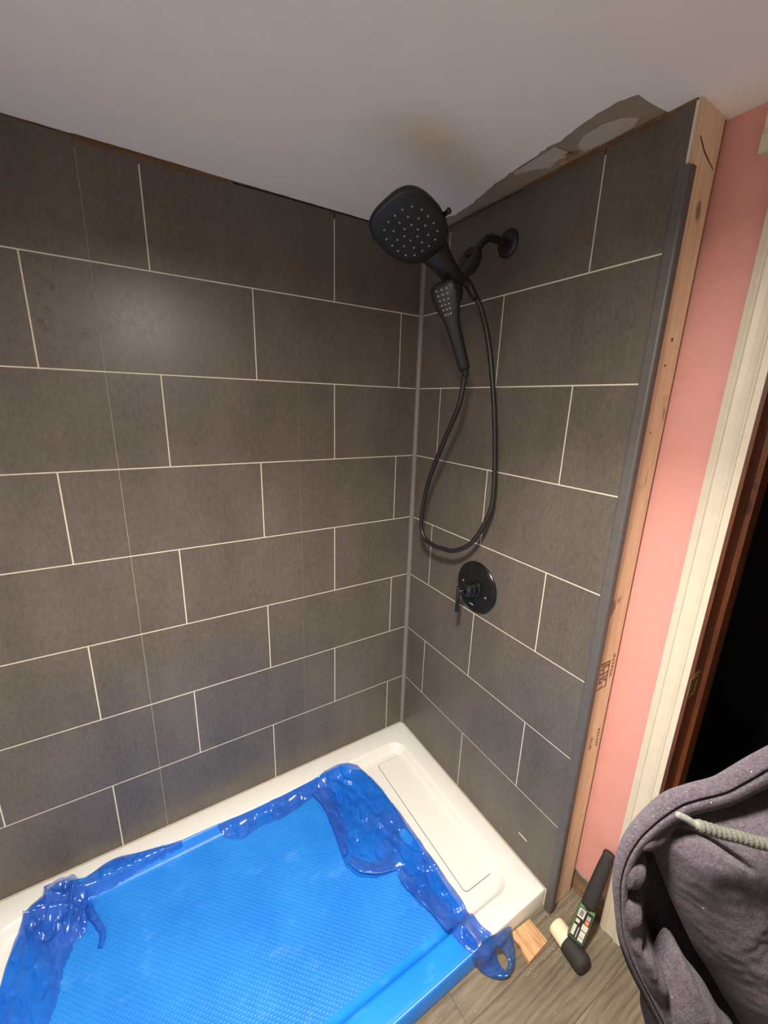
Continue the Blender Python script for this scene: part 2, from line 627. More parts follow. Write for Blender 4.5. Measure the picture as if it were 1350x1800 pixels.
g.add([(0.030, FY, 2.462), (0.062, FY, 2.440), (0.118, FY, 2.418), (0.118, FY, 2.415), (0.060, FY, 2.435), (0.030, FY, 2.456)] + [(0.030, FY + .001, 2.462), (0.062, FY + .001, 2.440), (0.118, FY + .001, 2.418), (0.118, FY + .001, 2.415), (0.060, FY + .001, 2.435), (0.030, FY + .001, 2.456)], [(0, 1, 4, 5), (1, 2, 3, 4), (6, 7, 10, 11), (7, 8, 9, 10)])
g.obj('crack', M['ink'], stud, label='dark crack near the top of the stud')
for x, z, r in ((0.082, 2.03, 0.0055), (0.072, 1.965, 0.004), (0.064, 1.79, 0.003)):
    G().lathe((x, FY + 0.001, z), (0, -1, 0), [(0, r), (0.0013, r * 0.8)], 12).obj('knot', M['ink'], stud)

# ------------------------------------------------------------------ pink wall with the doorway
PX = 0.145
D0, D1, DT = -1.205, -2.02, 2.41        # doorway
g = G()
g.box(PX, 0.30, D0, 0.05, 0.104, CEIL)
g.box(PX, 0.30, -2.75, D1, 0.0, CEIL)
g.box(PX, 0.30, D1, D0, DT, CEIL)
wall_pink = g.obj('wall_door', M['pink'], kind='structure')
g = G(); n = 14; pr = []
for i in range(n + 1):
    y = -0.99 - i * 0.21 / n
    pr.append((y, 0.106 + 0.028 * min(1, max(0, (-0.995 - y) / 0.09)) * 0 + 0.004 * math.sin(i * 1.9)))
v = []
for y, z in pr:
    v += [(PX - 0.0015, y, z - 0.006), (PX - 0.0015, y, z + 0.003), (PX + 0.004, y, z - 0.006)]
g = G()
for i in range(n):
    b = i * 3
    g.add([v[b], v[b + 1], v[b + 4], v[b + 3]], [(0, 1, 2, 3)])
    g.add([v[b], v[b + 2], v[b + 5], v[b + 3]], [(0, 1, 2, 3)])
g.obj('paint_edge', M['seal'], wall_pink, label='blue-grey torn paint edge at the foot of the pink wall')
G().box(PX + 0.006, 0.29, D0 + 0.01, 0.0, 0.001, 0.106).obj('bottom_plate', M['plate'], wall_pink, label='bare old wood where the baseboard was taken off')

# door casing: a moulded profile
def profile_extrude(prof, z0, z1):
    """prof: list of (x, y)"""
    return [[(x, y, z0) for x, y in prof], [(x, y, z1) for x, y in prof]]


cy0, cy1 = -1.128, -1.2035
cx = PX
prof = [(cx, cy0), (cx - 0.019, cy0), (cx - 0.020, cy0 - 0.012), (cx - 0.0235, cy0 - 0.0135), (cx - 0.0235, cy0 - 0.0185), (cx - 0.019, cy0 - 0.021),
        (cx - 0.0165, cy0 - 0.034), (cx - 0.0165, cy0 - 0.046), (cx - 0.018, cy0 - 0.052), (cx - 0.0215, cy0 - 0.0535), (cx - 0.0215, cy0 - 0.0575), (cx - 0.018, cy0 - 0.059), (cx - 0.017, cy1 + 0.002), (cx - 0.014, cy1), (cx, cy1)]
o = G().loft(profile_extrude(prof, 0.0015, DT)).obj('trim_1', M['white'], kind='structure')
hp = [(0, 0), (-0.024, 0), (-0.026, 0.012), (-0.026, 0.035), (-0.020, 0.05), (-0.024, 0.07), (-0.022, 0.083), (0, 0.083)]
g = G()
g.loft([[(cx + a, y, DT + 0.005 + b) for a, b in hp] for y in (-1.088, D1 - 0.11)])
g.obj('trim_2', M['white'], kind='structure')

door = G().box(0.128, 0.298, D0 - 0.006, D0 + 0.003, 0.0, DT + 0.0).obj('door_1', M['jamb'], kind='structure')
G().box(0.197, 0.236, D0 - 0.018, D0 - 0.005, 0.0, DT - 0.02).obj('door_stop', M['jamb'], door)
g = G()
g.box(0.134, 0.166, D0 - 0.0078, D0 - 0.0055, 1.05, 1.068); g.box(0.134, 0.166, D0 - 0.0078, D0 - 0.0055, 1.112, 1.13)
g.box(0.134, 0.142, D0 - 0.0078, D0 - 0.0055, 1.068, 1.112); g.box(0.158, 0.166, D0 - 0.0078, D0 - 0.0055, 1.068, 1.112)
g.box(0.118, 0.134, D0 - 0.0078, D0 - 0.0055, 1.062, 1.118)
g.obj('strike_plate', M['brass'], door, label='worn metal strike plate')
for z in (1.059, 1.121):
    G().lathe((0.150, D0 - 0.0075, z), (0, -1, 0), [(0, 0.004), (0.001, 0.003)], 10).obj('screw', M['steel'], door)

# unlit hall beyond the doorway, the lack of light coloured into its surfaces
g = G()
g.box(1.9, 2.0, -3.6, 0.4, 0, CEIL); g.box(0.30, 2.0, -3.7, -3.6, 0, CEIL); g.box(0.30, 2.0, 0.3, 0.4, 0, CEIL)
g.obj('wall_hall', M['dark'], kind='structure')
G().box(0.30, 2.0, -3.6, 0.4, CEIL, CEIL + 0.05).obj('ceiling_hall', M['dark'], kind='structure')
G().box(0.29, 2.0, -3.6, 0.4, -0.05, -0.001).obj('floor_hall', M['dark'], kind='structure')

# rest of the bathroom, behind the camera
G().box(XL - 0.1, XL, -2.75, 0.0, 0, CEIL).obj('wall_left', M['roomwall'], kind='structure')
G().box(XL - 0.1, 0.30, -2.85, -2.75, 0, CEIL).obj('wall_front', M['roomwall'], kind='structure')

# ------------------------------------------------------------------ floor
floor = G().box(XL - 0.1, 0.295, -2.85, 0.1, -0.05, -0.004).obj('floor', M['rubber'], kind='structure')
PW = 0.166
for k in range(-1, 12):
    ya = -0.902 - k * PW
    yb = ya - PW
    offx = {0: 0.0, 1: -0.471, 2: 0.07 + 0.0, 3: -0.35}.get(k, random.uniform(-0.6, 0.2))
    off = {0: -0.471, 1: -0.90, 2: -0.65, 3: -0.20}.get(k, offx)
    xs = sorted([XL] + [off + j * 1.2 for j in range(-2, 3) if XL < off + j * 1.2 < 0.29] + [0.29])
    for a, b in zip(xs, xs[1:]):
        i = 0.0008
        lo = [(a + i, yb + i, 0.0), (b - i, yb + i, 0.0), (b - i, ya - i, 0.0), (a + i, ya - i, 0.0)]
        mid = [(a + .0002, yb + .0002, -0.0012), (b - .0002, yb + .0002, -0.0012), (b - .0002, ya - .0002, -0.0012), (a + .0002, ya - .0002, -0.0012)]
        bt = [(x, y, -0.0045) for x, y, _ in mid]
        G().loft([bt, mid, lo]).obj('plank', M['floor'], floor)

# ------------------------------------------------------------------ ceiling: a coat of paint over board, torn back along the right wall
ceiling = G().box(XL - 0.1, 0.30, -2.85, 0.1, CEIL + 0.003, CEIL + 0.06).obj('ceiling', M['gypsum'], kind='structure')
edge = [(0.30, -0.996), (0.02, -0.996), (0.004, -0.935), (-0.03, -0.931), (-0.07, -0.927), (-0.113, -0.926), (-0.126, -0.893), (-0.127, -0.84), (-0.119, -0.775), (-0.107, -0.725),
        (-0.112, -0.69), (-0.104, -0.64), (-0.097, -0.56), (-0.091, -0.52), (-0.084, -0.46), (-0.071, -0.41), (-0.062, -0.37), (-0.053, -0.345), (-0.047, -0.28), (-0.042, -0.235),
        (-0.056, -0.20), (-0.056, -0.16), (-0.048, -0.08), (-0.045, -0.004)]
pts = [(0.30, -2.85), (0.30, -0.996)]
for (a, b) in zip(edge[1:], edge[2:]):
    for k in range(4):
        t = k / 4
        j = 0.0045 * noise.noise(Vector((a[0] * 60 + k * 1.7, a[1] * 60, 1.3)))
        pts.append((a[0] + (b[0] - a[0]) * t + j, a[1] + (b[1] - a[1]) * t))
pts.append(edge[-1])
x = -0.05
while x > XL:
    pts.append((x, -0.0035 - 0.0022 * noise.noise(Vector((x * 40, 0.3, 2.0))) - (0.003 if -1.2 < x < -0.86 else 0)))
    x -= 0.02
pts += [(XL, -0.003), (XL, -2.85)]
g = G()
g.loft([[(x, y, CEIL - 0.0005) for x, y in pts], [(x, y, CEIL + 0.0035) for x, y in pts]])
g.obj('paint_layer', M['ceiling'], ceiling, label='white painted ceiling skin with a ragged torn edge')
def flat(name, poly, z, m, lab, th=0.0012):
    G().loft([[(x, y, z) for x, y in poly], [(x, y, z + th) for x, y in poly]]).obj(name, m, ceiling, label=lab)
flat('torn_paper', [(-0.012, -0.73), (-0.052, -0.735), (-0.075, -0.77), (-0.078, -0.82), (-0.062, -0.862), (-0.03, -0.885), (-0.008, -0.86), (-0.004, -0.80)], CEIL + 0.0008, M['paper'], 'pale patch of torn board paper')
flat('torn_paper', [(-0.095, -0.70), (-0.045, -0.705), (-0.02, -0.68), (-0.035, -0.655), (-0.02, -0.63), (-0.05, -0.60), (-0.075, -0.545), (-0.088, -0.55), (-0.092, -0.62)], CEIL + 0.0004, M['paper'], 'pale patch of torn board paper')
g = G()
for pl in ([(-0.015, -0.715, 0), (-0.03, -0.695, -0.012), (-0.05, -0.70, -0.004), (-0.028, -0.722, 0)], [(-0.008, -0.70, 0), (-0.022, -0.672, -0.01), (-0.04, -0.665, 0), (-0.024, -0.69, 0)]):
    g.add([(a, b, CEIL + c) for a, b, c in pl] + [(a, b, CEIL + c + 0.001) for a, b, c in pl], [(0, 1, 2, 3), (4, 5, 6, 7), (0, 1, 5, 4), (1, 2, 6, 5), (2, 3, 7, 6), (3, 0, 4, 7)])
g.obj('paper_curl', M['plate'], ceiling, label='brown curled scraps of torn paper')

# ------------------------------------------------------------------ trims
def quarter(name, prof, z0, z1, m, loc, label, cat):
    o = G().loft([[(x, y, z) for x, y in prof] for z in (z0, z1)]).obj(name, m, loc=loc)
    return tag(o, label, cat)


e = 0.0016
quarter('corner_trim', [(-e, -e), (-0.0165, -e), (-0.0165, -0.0034), (-0.0125, -0.0048), (-0.0085, -0.0085), (-0.0048, -0.0125), (-0.0034, -0.0165), (-e, -0.0165)],
        TOP + 0.001, 2.50, M['trim_light'], (-0.008, -0.008, TOP), 'slim grey inside-corner trim strip running up between the two tiled walls', 'trim')
# loose edge trim: an L of two leaves, not yet cut to length, standing on the floor
et = empty('edge_trim', (-0.006, -1.01, 0.002), 'long loose dark grey edge trim standing on the floor against the wall panel end', 'trim')
zt = 2.395
g = G()
xo = -0.0075
rings = []
for z, s in ((0.002, 0.0), (0.03, 0.0), (zt - 0.01, 0.0), (zt, 0.004)):
    rings.append([(-0.0018, -0.9835, z), (xo, -0.9850, z), (xo - 0.0014, -0.9885, z), (xo - 0.0014, -1.0085 + s, z), (xo, -1.0125 + s, z), (-0.0018, -1.0125 + s, z)])
g.loft(rings).obj('face_leaf', M['trim_grey'], et)
G().loft([[(xo + 0.001, -1.0128, z), (xo + 0.001, -1.0152, z), (0.014, -1.0152, z), (0.014, -1.0128, z)] for z in (0.022, zt - 0.003)]).obj('side_leaf', M['trim_grey'], et)


# ------------------------------------------------------------------ shower tray
def rrect(x0, x1, y0, y1, r, z, n=12):
    out = []
    for cx_, cy_, a0 in ((x1 - r, y1 - r, 0), (x0 + r, y1 - r, 90), (x0 + r, y0 + r, 180), (x1 - r, y0 + r, 270)):
        for k in range(n + 1):
            a = math.radians(a0 + 90 * k / n)
            out.append((cx_ + r * math.cos(a), cy_ + r * math.sin(a), z))
    return out


TX0, TX1, TY0, TY1 = XL + 0.004, -0.003, -0.977, -0.003
BX0, BX1, BY0, BY1, BR = -1.74, -0.088, -0.902, -0.100, 0.07
tray = empty('shower_tray', (-0.93, -0.49, 0.0), 'white acrylic shower tray filling the alcove, mostly under blue film', 'shower tray')
g = G()
rings = [rrect(TX0, TX1, TY0, TY1, 0.006, 0.001), rrect(TX0, TX1, TY0, TY1, 0.006, TOP - 0.006), rrect(TX0 + .002, TX1 - .002, TY0 + .002, TY1 - .002, 0.006, TOP - 0.0015),
         rrect(TX0 + .006, TX1 - .006, TY0 + .006, TY1 - .006, 0.006, TOP)]
for d, z in ((-0.004, TOP), (0.0, TOP - 0.0008), (0.004, TOP - 0.004), (0.012, TOP - 0.019), (0.019, 0.053), (0.026, 0.0475), (0.034, 0.0455), (0.044, 0.045)):
    rings.append(rrect(BX0 + d, BX1 - d, BY0 + d, BY1 - d, BR - d * 0.6, z))
g.loft(rings)
auto_smooth(g.obj('basin', M['acrylic'], tray), 50)
# drain cover: a long raised plate with a fine grey joint around it
g = G()
ca = [rrect(-0.2545, -0.1065, -0.815, -0.160, 0.016, 0.0452, 6), rrect(-0.2545, -0.1065, -0.815, -0.160, 0.016, 0.0475, 6), rrect(-0.253, -0.108, -0.8135, -0.1615, 0.015, 0.0488, 6)]
g.loft(ca)
g.obj('drain_cover', M['acrylic'], tray)
g = G(); g.loft([rrect(-0.257, -0.104, -0.8175, -0.1575, 0.018, 0.0440, 6), rrect(-0.257, -0.104, -0.8175, -0.1575, 0.018, 0.0455, 6)])
g.obj('cover_joint', M['trim_light'], tray, label='grey joint around the drain cover')
# shallow step near the front end of the drain channel
G().box(-0.265, -0.13, -0.8735, -0.872, 0.0445, 0.0458).obj('channel_line', M['trim_light'], tray)


def sdf_rr(x, y):
    cx_, cy_ = (BX0 + BX1) / 2, (BY0 + BY1) / 2
    qx, qy = abs(x - cx_) - ((BX1 - BX0) / 2 - BR), abs(y - cy_) - ((BY1 - BY0) / 2 - BR)
    return math.hypot(max(qx, 0), max(qy, 0)) + min(max(qx, qy), 0) - BR


PROF = [(-0.004, TOP), (0.0, TOP - 0.0008), (0.004, TOP - 0.004), (0.012, TOP - 0.019), (0.019, 0.053), (0.026, 0.0475), (0.034, 0.0455), (0.044, 0.045)]


def tray_z(x, y):
    if y < TY0: return 0.0
    d = -sdf_rr(x, y)
    if d <= PROF[0][0]: return TOP
    for (a, za), (b, zb) in zip(PROF, PROF[1:]):
        if d <= b:
            return za + (zb - za) * (d - a) / (b - a)
    return 0.045


# ------------------------------------------------------------------ blue protective film
film = empty('protective_film', (-1.0, -0.5, 0.047), 'blue plastic protective film half peeled off the white shower tray', 'plastic film')
OUT = [(-1.72, -0.62), (-1.71, -0.45), (-1.695, -0.254), (-1.686, -0.197), (-1.678, -0.150), (-1.646, -0.085), (-1.605, -0.060), (-1.562, -0.042), (-1.527, -0.046), (-1.483, -0.060),
       (-1.393, -0.040), (-1.297, -0.064), (-1.177, -0.093), (-1.023, -0.096), (-0.907, -0.103), (-0.727, -0.103), (-0.555, -0.099), (-0.432, -0.097), (-0.338, -0.134), (-0.313, -0.235),
       (-0.300, -0.369), (-0.292, -0.496), (-0.289, -0.617), (-0.286, -0.741), (-0.283, -0.821), (-0.298, -0.916)]
# each column x: how far back the sheet reaches
def back_edge(x):
    best = None
    for (a, b) in zip(OUT, OUT[1:]):
        if min(a[0], b[0]) <= x <= max(a[0], b[0]) and abs(a[0] - b[0]) > 1e-6:
            t = (x - a[0]) / (b[0] - a[0])
            y = a[1] + (b[1] - a[1]) * t
            best = y if best is None else max(best, y)
    return best if best is not None else -0.62


lift = 0.0012
cols = []
NX = 90
for i in range(NX + 1):
    x = -1.70 + (1.70 - 0.305) * i / NX
    yb = back_edge(x) - 0.002
    row = []
    ym = min(yb - 0.02, -0.155)
    for k in range(34):
        y = yb + (ym - yb) * k / 24 if k < 24 else ym + (BY0 + 0.045 - ym) * (k - 24) / 9
        row.append((x, y, tray_z(x, y) + lift))
    cols.append(row)
g = G(); g.loft(cols, False, False, closed=False)
o = g.obj('sheet', M['film'], film, True)
cols = []
for i in range(NX + 1):
    x = -1.70 + (1.70 - 0.345) * i / NX
    row = []
    for y, z in ((BY0 + 0.050, 0.0453), (BY0 + 0.044, 0.0455), (BY0 + 0.034, 0.0460), (BY0 + 0.026, 0.0480), (BY0 + 0.019, 0.0535), (BY0 + 0.012, TOP - 0.0187), (BY0 + 0.004, TOP - 0.0037), (BY0 + 0.0, TOP - 0.0005), (BY0 - 0.006, TOP + 0.0002),
                 (TY0 + 0.014, TOP), (TY0 + 0.005, TOP - 0.0006), (TY0 + 0.0002, TOP - 0.0045), (TY0 - 0.0018, TOP - 0.012), (TY0 - 0.0018, 0.008)):
        row.append((x, y - (0.0004 if y < TY0 else 0), z + lift))
    cols.append(row)
g = G(); g.loft(cols, False, False, closed=False)
o = auto_smooth(g.obj('curb_wrap', M['film_smooth'], film, label='smooth blue film wrapped over the front curb'), 50)


def facets(u, v, seed, k=15.0):
    """height of a crumpled sheet: flat facets meeting in creases"""
    iu, iv = math.floor(u), math.floor(v)
    sw = sh = 0.0
    for a in (-1, 0, 1, 2):
        for b in (-1, 0, 1, 2):
            r_ = noise.cell_vector(Vector((iu + a - 0.5 + seed * 7.3, iv + b - 0.5, seed * 3.7)))
            r2 = noise.cell_vector(Vector((iu + a - 0.5, iv + b - 0.5 + seed * 5.1, 40.5)))
            du, dv = u - (iu + a - 0.5 + 0.9 * (abs(r_.x) % 1.0)), v - (iv + b - 0.5 + 0.9 * (abs(r_.y) % 1.0))
            w_ = math.exp(-k * (du * du + dv * dv))
            sw += w_
            sh += w_ * (0.6 * r_.z + (2 * r2.x - 1) * du * 0.9 + (2 * r2.y - 1) * dv * 0.6)
    return sh / (sw + 1e-12)


def flap(name, O, I, nu, nv, h_fold, h_mid, amp, seed, mat, rag=0.006, cut=None, lab=None, over=0.0):
    """loose film folded back: O is the fold on the tray, I the free torn edge lying on the sheet"""
    O = resample(catmull([(a[0], a[1], 0) for a in O], 6), nu)
    I = resample(catmull([(a[0], a[1], 0) for a in I], 6), nu)
    vs = []
    for i in range(nu):
        s = i / (nu - 1)
        for j in range(nv):
            t = j / (nv - 1)
            p = O[i].lerp(I[i], t)
            if t > 0.6:
                q = noise.noise(Vector((s * 34, seed * 3.1, 0.4))) + 0.6 * noise.noise(Vector((s * 90, seed, 4)))
                d = (I[i] - O[i]).normalized()
                p = p + d * (rag * q * (t - 0.6) / 0.4)
            w = Vector((p.x * 15 + seed, p.y * 15, 0.7))
            cr = 0.15 + 1.1 * facets(p.x * 26, p.y * 17, seed) + 0.22 * facets(p.x * 55, p.y * 40, seed + 3)
            env = math.sin(math.pi * min(1, t * 1.02 + 0.02)) ** 0.6
            fold = h_fold * math.exp(-((t - 0.06) / 0.10) ** 2)
            zz = 0.0024 + fold + env * (h_mid + amp * (cr - 0.35))
            zz = max(zz, 0.0022 + 0.001 * t) + over
            sx, sy = noise.noise(w * 1.7 + Vector((9, 0, 0))), noise.noise(w * 1.7 + Vector((0, 9, 0)))
            x, y = p.x + sx * amp * 0.35 * env, p.y + sy * amp * 0.35 * env
            q_ = 0.018
            sm_ = (tray_z(x - q_, y) + tray_z(x + q_, y) + tray_z(x, y - q_) + tray_z(x, y + q_)) / 4 if y > TY0 + 0.02 else 0
            vs.append((x, y, max(tray_z(x, y), sm_) + zz))
    fs = []
    for i in range(nu - 1):
        for j in range(nv - 1):
            c = (Vector(vs[i * nv + j]) + Vector(vs[(i + 1) * nv + j + 1])) / 2
            if cut and any(((c.x - a) * ca_ + (c.y - b) * sa) ** 2 / ra ** 2 + (-(c.x - a) * sa + (c.y - b) * ca_) ** 2 / rb ** 2 < 1 for a, b, ra, rb, ca_, sa in cut):
                continue
            fs.append((i * nv + j, (i + 1) * nv + j, (i + 1) * nv + j + 1, i * nv + j + 1))
    return obj(name, vs, fs, mat, film, True, label=lab)


c35, s35 = math.cos(math.radians(100)), math.sin(math.radians(100))
flap('peeled_flap', [(-0.54, -0.101), (-0.485, -0.096), (-0.435, -0.098), (-0.372, -0.115), (-0.343, -0.142), (-0.318, -0.242), (-0.305, -0.376), (-0.297, -0.503), (-0.294, -0.622), (-0.291, -0.746), (-0.288, -0.825), (-0.300, -0.890), (-0.300, -0.935), (-0.285, -0.9762)],
     [(-0.612, -0.150), (-0.600, -0.19), (-0.590, -0.236), (-0.594, -0.364), (-0.607, -0.481), (-0.589, -0.548), (-0.527, -0.598), (-0.437, -0.624), (-0.450, -0.667), (-0.431, -0.750), (-0.409, -0.824), (-0.402, -0.905), (-0.378, -0.9762)],
     190, 52, 0.012, 0.010, 0.020, 2.0, M['film_loose'], cut=[(-0.337, -0.533, 0.036, 0.021, c35, s35)], lab='crumpled translucent flap of film folded back from the drain end')
flap('folded_lip', [(-0.610, -0.150), (-0.596, -0.20), (-0.590, -0.24), (-0.594, -0.36), (-0.606, -0.475)], [(-0.520, -0.160), (-0.520, -0.20), (-0.528, -0.25), (-0.548, -0.36), (-0.578, -0.470)],
     70, 16, 0.004, 0.004, 0.010, 31.0, M['film_fold'], rag=0.005, over=0.012, lab='dull doubled lip along the torn edge of the flap')
flap('folded_lip', [(-0.600, -0.500), (-0.575, -0.556), (-0.520, -0.598), (-0.445, -0.622)], [(-0.575, -0.475), (-0.545, -0.520), (-0.500, -0.555), (-0.430, -0.575)],
     60, 14, 0.004, 0.004, 0.010, 33.0, M['film_fold'], rag=0.005, over=0.012, lab='dull doubled lip along the torn edge of the flap')
flap('folded_lip', [(-0.452, -0.640), (-0.448, -0.690), (-0.430, -0.750), (-0.409, -0.824), (-0.404, -0.890)], [(-0.418, -0.620), (-0.400, -0.670), (-0.372, -0.740), (-0.352, -0.810), (-0.345, -0.890)],
     70, 14, 0.004, 0.004, 0.010, 35.0, M['film_fold'], rag=0.006, over=0.012, lab='dull doubled lip along the torn edge of the flap')
flap('peeled_strip', [(-1.025, -0.103), (-0.907, -0.106), (-0.780, -0.106), (-0.644, -0.106), (-0.530, -0.100)], [(-0.997, -0.146), (-0.935, -0.186), (-0.866, -0.172), (-0.730, -0.180), (-0.585, -0.150)],
     110, 16, 0.004, 0.004, 0.009, 5.0, M['film_loose'], lab='narrow strip of film folded back along the rear rim')
flap('peeled_strip', [(-1.50, -0.086), (-1.456, -0.060), (-1.392, -0.044), (-1.296, -0.068), (-1.161, -0.100)], [(-1.482, -0.121), (-1.413, -0.128), (-1.366, -0.124), (-1.28, -0.116), (-1.156, -0.113)],
     90, 14, 0.004, 0.004, 0.010, 8.0, M['film_loose'], lab='thin curled strip of film at the left of the rear rim')
flap('peeled_flap', [(-1.535, -0.045), (-1.569, -0.040), (-1.603, -0.062), (-1.643, -0.087), (-1.666, -0.122), (-1.679, -0.163), (-1.687, -0.217), (-1.691, -0.269), (-1.70, -0.40), (-1.705, -0.55), (-1.71, -0.70)],
     [(-1.482, -0.125), (-1.470, -0.19), (-1.508, -0.237), (-1.512, -0.267), (-1.531, -0.316), (-1.533, -0.377), (-1.551, -0.443), (-1.57, -0.52), (-1.58, -0.60), (-1.59, -0.68), (-1.60, -0.75)],
     130, 34, 0.010, 0.009, 0.018, 11.0, M['film_loose'], lab='broad crumpled flap of film at the far left of the tray')
# bunched knot of film at the left rear corner
flap('film_bunch', [(-1.60, -0.058), (-1.56, -0.036), (-1.525, -0.045), (-1.500, -0.070)], [(-1.585, -0.17), (-1.53, -0.225), (-1.475, -0.205), (-1.455, -0.165)],
     60, 34, 0.016, 0.020, 0.042, 14.0, M['film_loose'], rag=0.014, lab='bunched knot of film at the left rear corner')
flap('film_tail', [(-1.482, -0.128), (-1.452, -0.180), (-1.432, -0.226), (-1.414, -0.276), (-1.424, -0.318)], [(-1.505, -0.15), (-1.470, -0.197), (-1.450, -0.236), (-1.436, -0.272), (-1.440, -0.310)],
     50, 8, 0.010, 0.010, 0.012, 17.0, M['film_loose'], rag=0.003, lab='thin twisted tail of film pointing away from the bunch')
flap('film_crumple', [(-1.655, -0.100), (-1.60, -0.105), (-1.54, -0.115), (-1.475, -0.140)], [(-1.635, -0.185), (-1.57, -0.225), (-1.52, -0.245), (-1.475, -0.235)],
     60, 20, 0.016, 0.016, 0.030, 23.0, M['film_loose'], rag=0.010, lab='crumpled ridge of film running from the bunch to the left fold')

flap('film_crumple', [(-1.635, -0.082), (-1.59, -0.066), (-1.55, -0.058), (-1.495, -0.080)], [(-1.63, -0.170), (-1.58, -0.180), (-1.54, -0.185), (-1.49, -0.165)],
     50, 24, 0.004, 0.006, 0.016, 29.0, M['film_fold'], rag=0.006, lab='flattened crumple under the bunched knot of film')
# loop of film hanging off the front corner down to the floor
lo = catmull([(-0.300, -0.974, 0.092), (-0.262, -0.980, 0.086), (-0.2035, -0.985, 0.074), (-0.205, -1.006, 0.048), (-0.232, -1.043, 0.018), (-0.262, -1.055, 0.010), (-0.297, -1.052, 0.010), (-0.325, -1.034, 0.011),
              (-0.347, -1.008, 0.014), (-0.362, -0.990, 0.040), (-0.378, -0.982, 0.078), (-0.340, -0.975, 0.091)], 8, True)
li = catmull([(-0.280, -1.000, 0.048), (-0.272, -1.004, 0.050), (-0.264, -1.006, 0.050), (-0.258, -1.016, 0.042), (-0.257, -1.026, 0.034), (-0.262, -1.034, 0.028), (-0.272, -1.040, 0.020), (-0.280, -1.040, 0.018),
              (-0.285, -1.032, 0.022), (-0.288, -1.022, 0.030), (-0.288, -1.012, 0.038), (-0.284, -1.005, 0.044)], 8, True)
vs, fs = [], []
n, mrow = len(lo), 11
for i in range(n):
    for j in range(mrow):
        t = j / (mrow - 1)
        p = lo[i].lerp(li[i], t)
        w = p * 40
        bulge = 0.010 * math.sin(math.pi * t) + 0.010 * math.sin(math.pi * t) * noise.noise(w) + 0.004 * math.sin(math.pi * t) * noise.noise(w * 2.5)
        p = p + Vector((0.0, -0.7, 0.7)) * bulge
        p.z = max(p.z, 0.004)
        vs.append(tuple(p))
for i in range(n):
    for j in range(mrow - 1):
        k = (i + 1) % n
        fs.append((i * mrow + j, k * mrow + j, k * mrow + j + 1, i * mrow + j + 1))
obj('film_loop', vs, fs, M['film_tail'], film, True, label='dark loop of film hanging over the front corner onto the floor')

# ------------------------------------------------------------------ shower head with its arm
SY = -0.474
head = empty('rain_shower', (0.0, SY, 2.375), 'large black rain shower head on a bent arm beside the room corner', 'shower head')
G().lathe((-0.0015, SY, 2.376), (-1, 0, 0), [(0, 0.043), (0.004, 0.043), (0.010, 0.039), (0.013, 0.030), (0.014, 0.015)], 36).obj('flange', M['black'], head, True)
arm = resample(catmull([(-0.010, SY, 2.376), (-0.05, SY, 2.377), (-0.085, SY, 2.376), (-0.110, SY, 2.365), (-0.130, SY, 2.343), (-0.146, SY, 2.321)], 8), 30)
G().tube(arm, 0.0118, 16).obj('arm', M['black'], head, True)
dv = (Vector((-0.2235, SY, 2.222)) - Vector((-0.143, SY, 2.325))).normalized()
auto_smooth(G().lathe((-0.143, SY, 2.325), dv, [(0, 0.016), (0.002, 0.023), (0.010, 0.026), (0.012, 0.029), (0.030, 0.030), (0.034, 0.028), (0.036, 0.034), (0.058, 0.034), (0.066, 0.031), (0.085, 0.027), (0.105, 0.025), (0.122, 0.022)], 28).obj('diverter', M['black'], head), 40)
o = G().lathe((-0.1425, SY, 2.3255), dv, [(-0.0015, 0.0125), (-0.0015, 0.0165), (0.002, 0.0165)], 24).obj('collar_ring', M['steel'], head, True, label='bright ring where the arm meets the diverter')
k0 = Vector((-0.185, SY - 0.018, 2.295))
kd = Vector((-0.75, -0.45, 0.45)).normalized()
G().lathe(k0, kd, [(0, 0.006), (0.020, 0.006), (0.022, 0.009), (0.026, 0.009)], 12).obj('diverter_knob', M['black'], head, True)

HC = Vector((-0.440, SY - 0.060, 2.300))      # centre of the spray face
PV = Vector((-0.218, SY, 2.228))              # where the neck meets the diverter
A = (HC - PV).normalized()
vw = Vector((-0.524, -0.778, -0.344))
N0 = (vw - A * vw.dot(A)).normalized()
B0 = N0.cross(A)
TW = math.radians(24)
N = (N0 * math.cos(TW) + B0 * math.sin(TW)).normalized()
B = N.cross(A).normalized()                    # sideways across the face
NECK = (HC - PV).length


def egg(sa, sb, off_a=0.0, n=48):
    """rounded-square outline narrowing towards the neck"""
    out = []
    for k in range(n):
        a = 2 * math.pi * k / n
        c, s_ = math.cos(a), math.sin(a)
        e_ = 2 / 3.1
        u = math.copysign(abs(c) ** e_, c); v = math.copysign(abs(s_) ** e_, s_)
        w = 1.0 - 0.20 * max(0.0, -u) ** 1.3 - 0.04 * max(0.0, u)
        out.append((u * sa + off_a, v * sb * w))
    return out


def eggring(sa, sb, d, off_a=0.0):
    return [HC + A * u + B * v - N * d for u, v in egg(sa, sb, off_a)]


HA, HB = 0.112, 0.094
rings = [eggring(0.004, 0.004, 0.0), eggring(0.05, 0.045, 0.0), eggring(0.074, 0.064, 0.0), eggring(HA - 0.006, HB - 0.006, 0.0005), eggring(HA - 0.002, HB - 0.002, 0.003), eggring(HA, HB, 0.008),
         eggring(HA, HB, 0.015), eggring(HA - 0.004, HB - 0.004, 0.023), eggring(HA - 0.016, HB - 0.016, 0.033), eggring(HA - 0.036, HB - 0.033, 0.041), eggring(0.02, 0.018, 0.045), eggring(0.002, 0.002, 0.046)]
G().loft(rings).obj('spray_plate', M['black'], head, True)
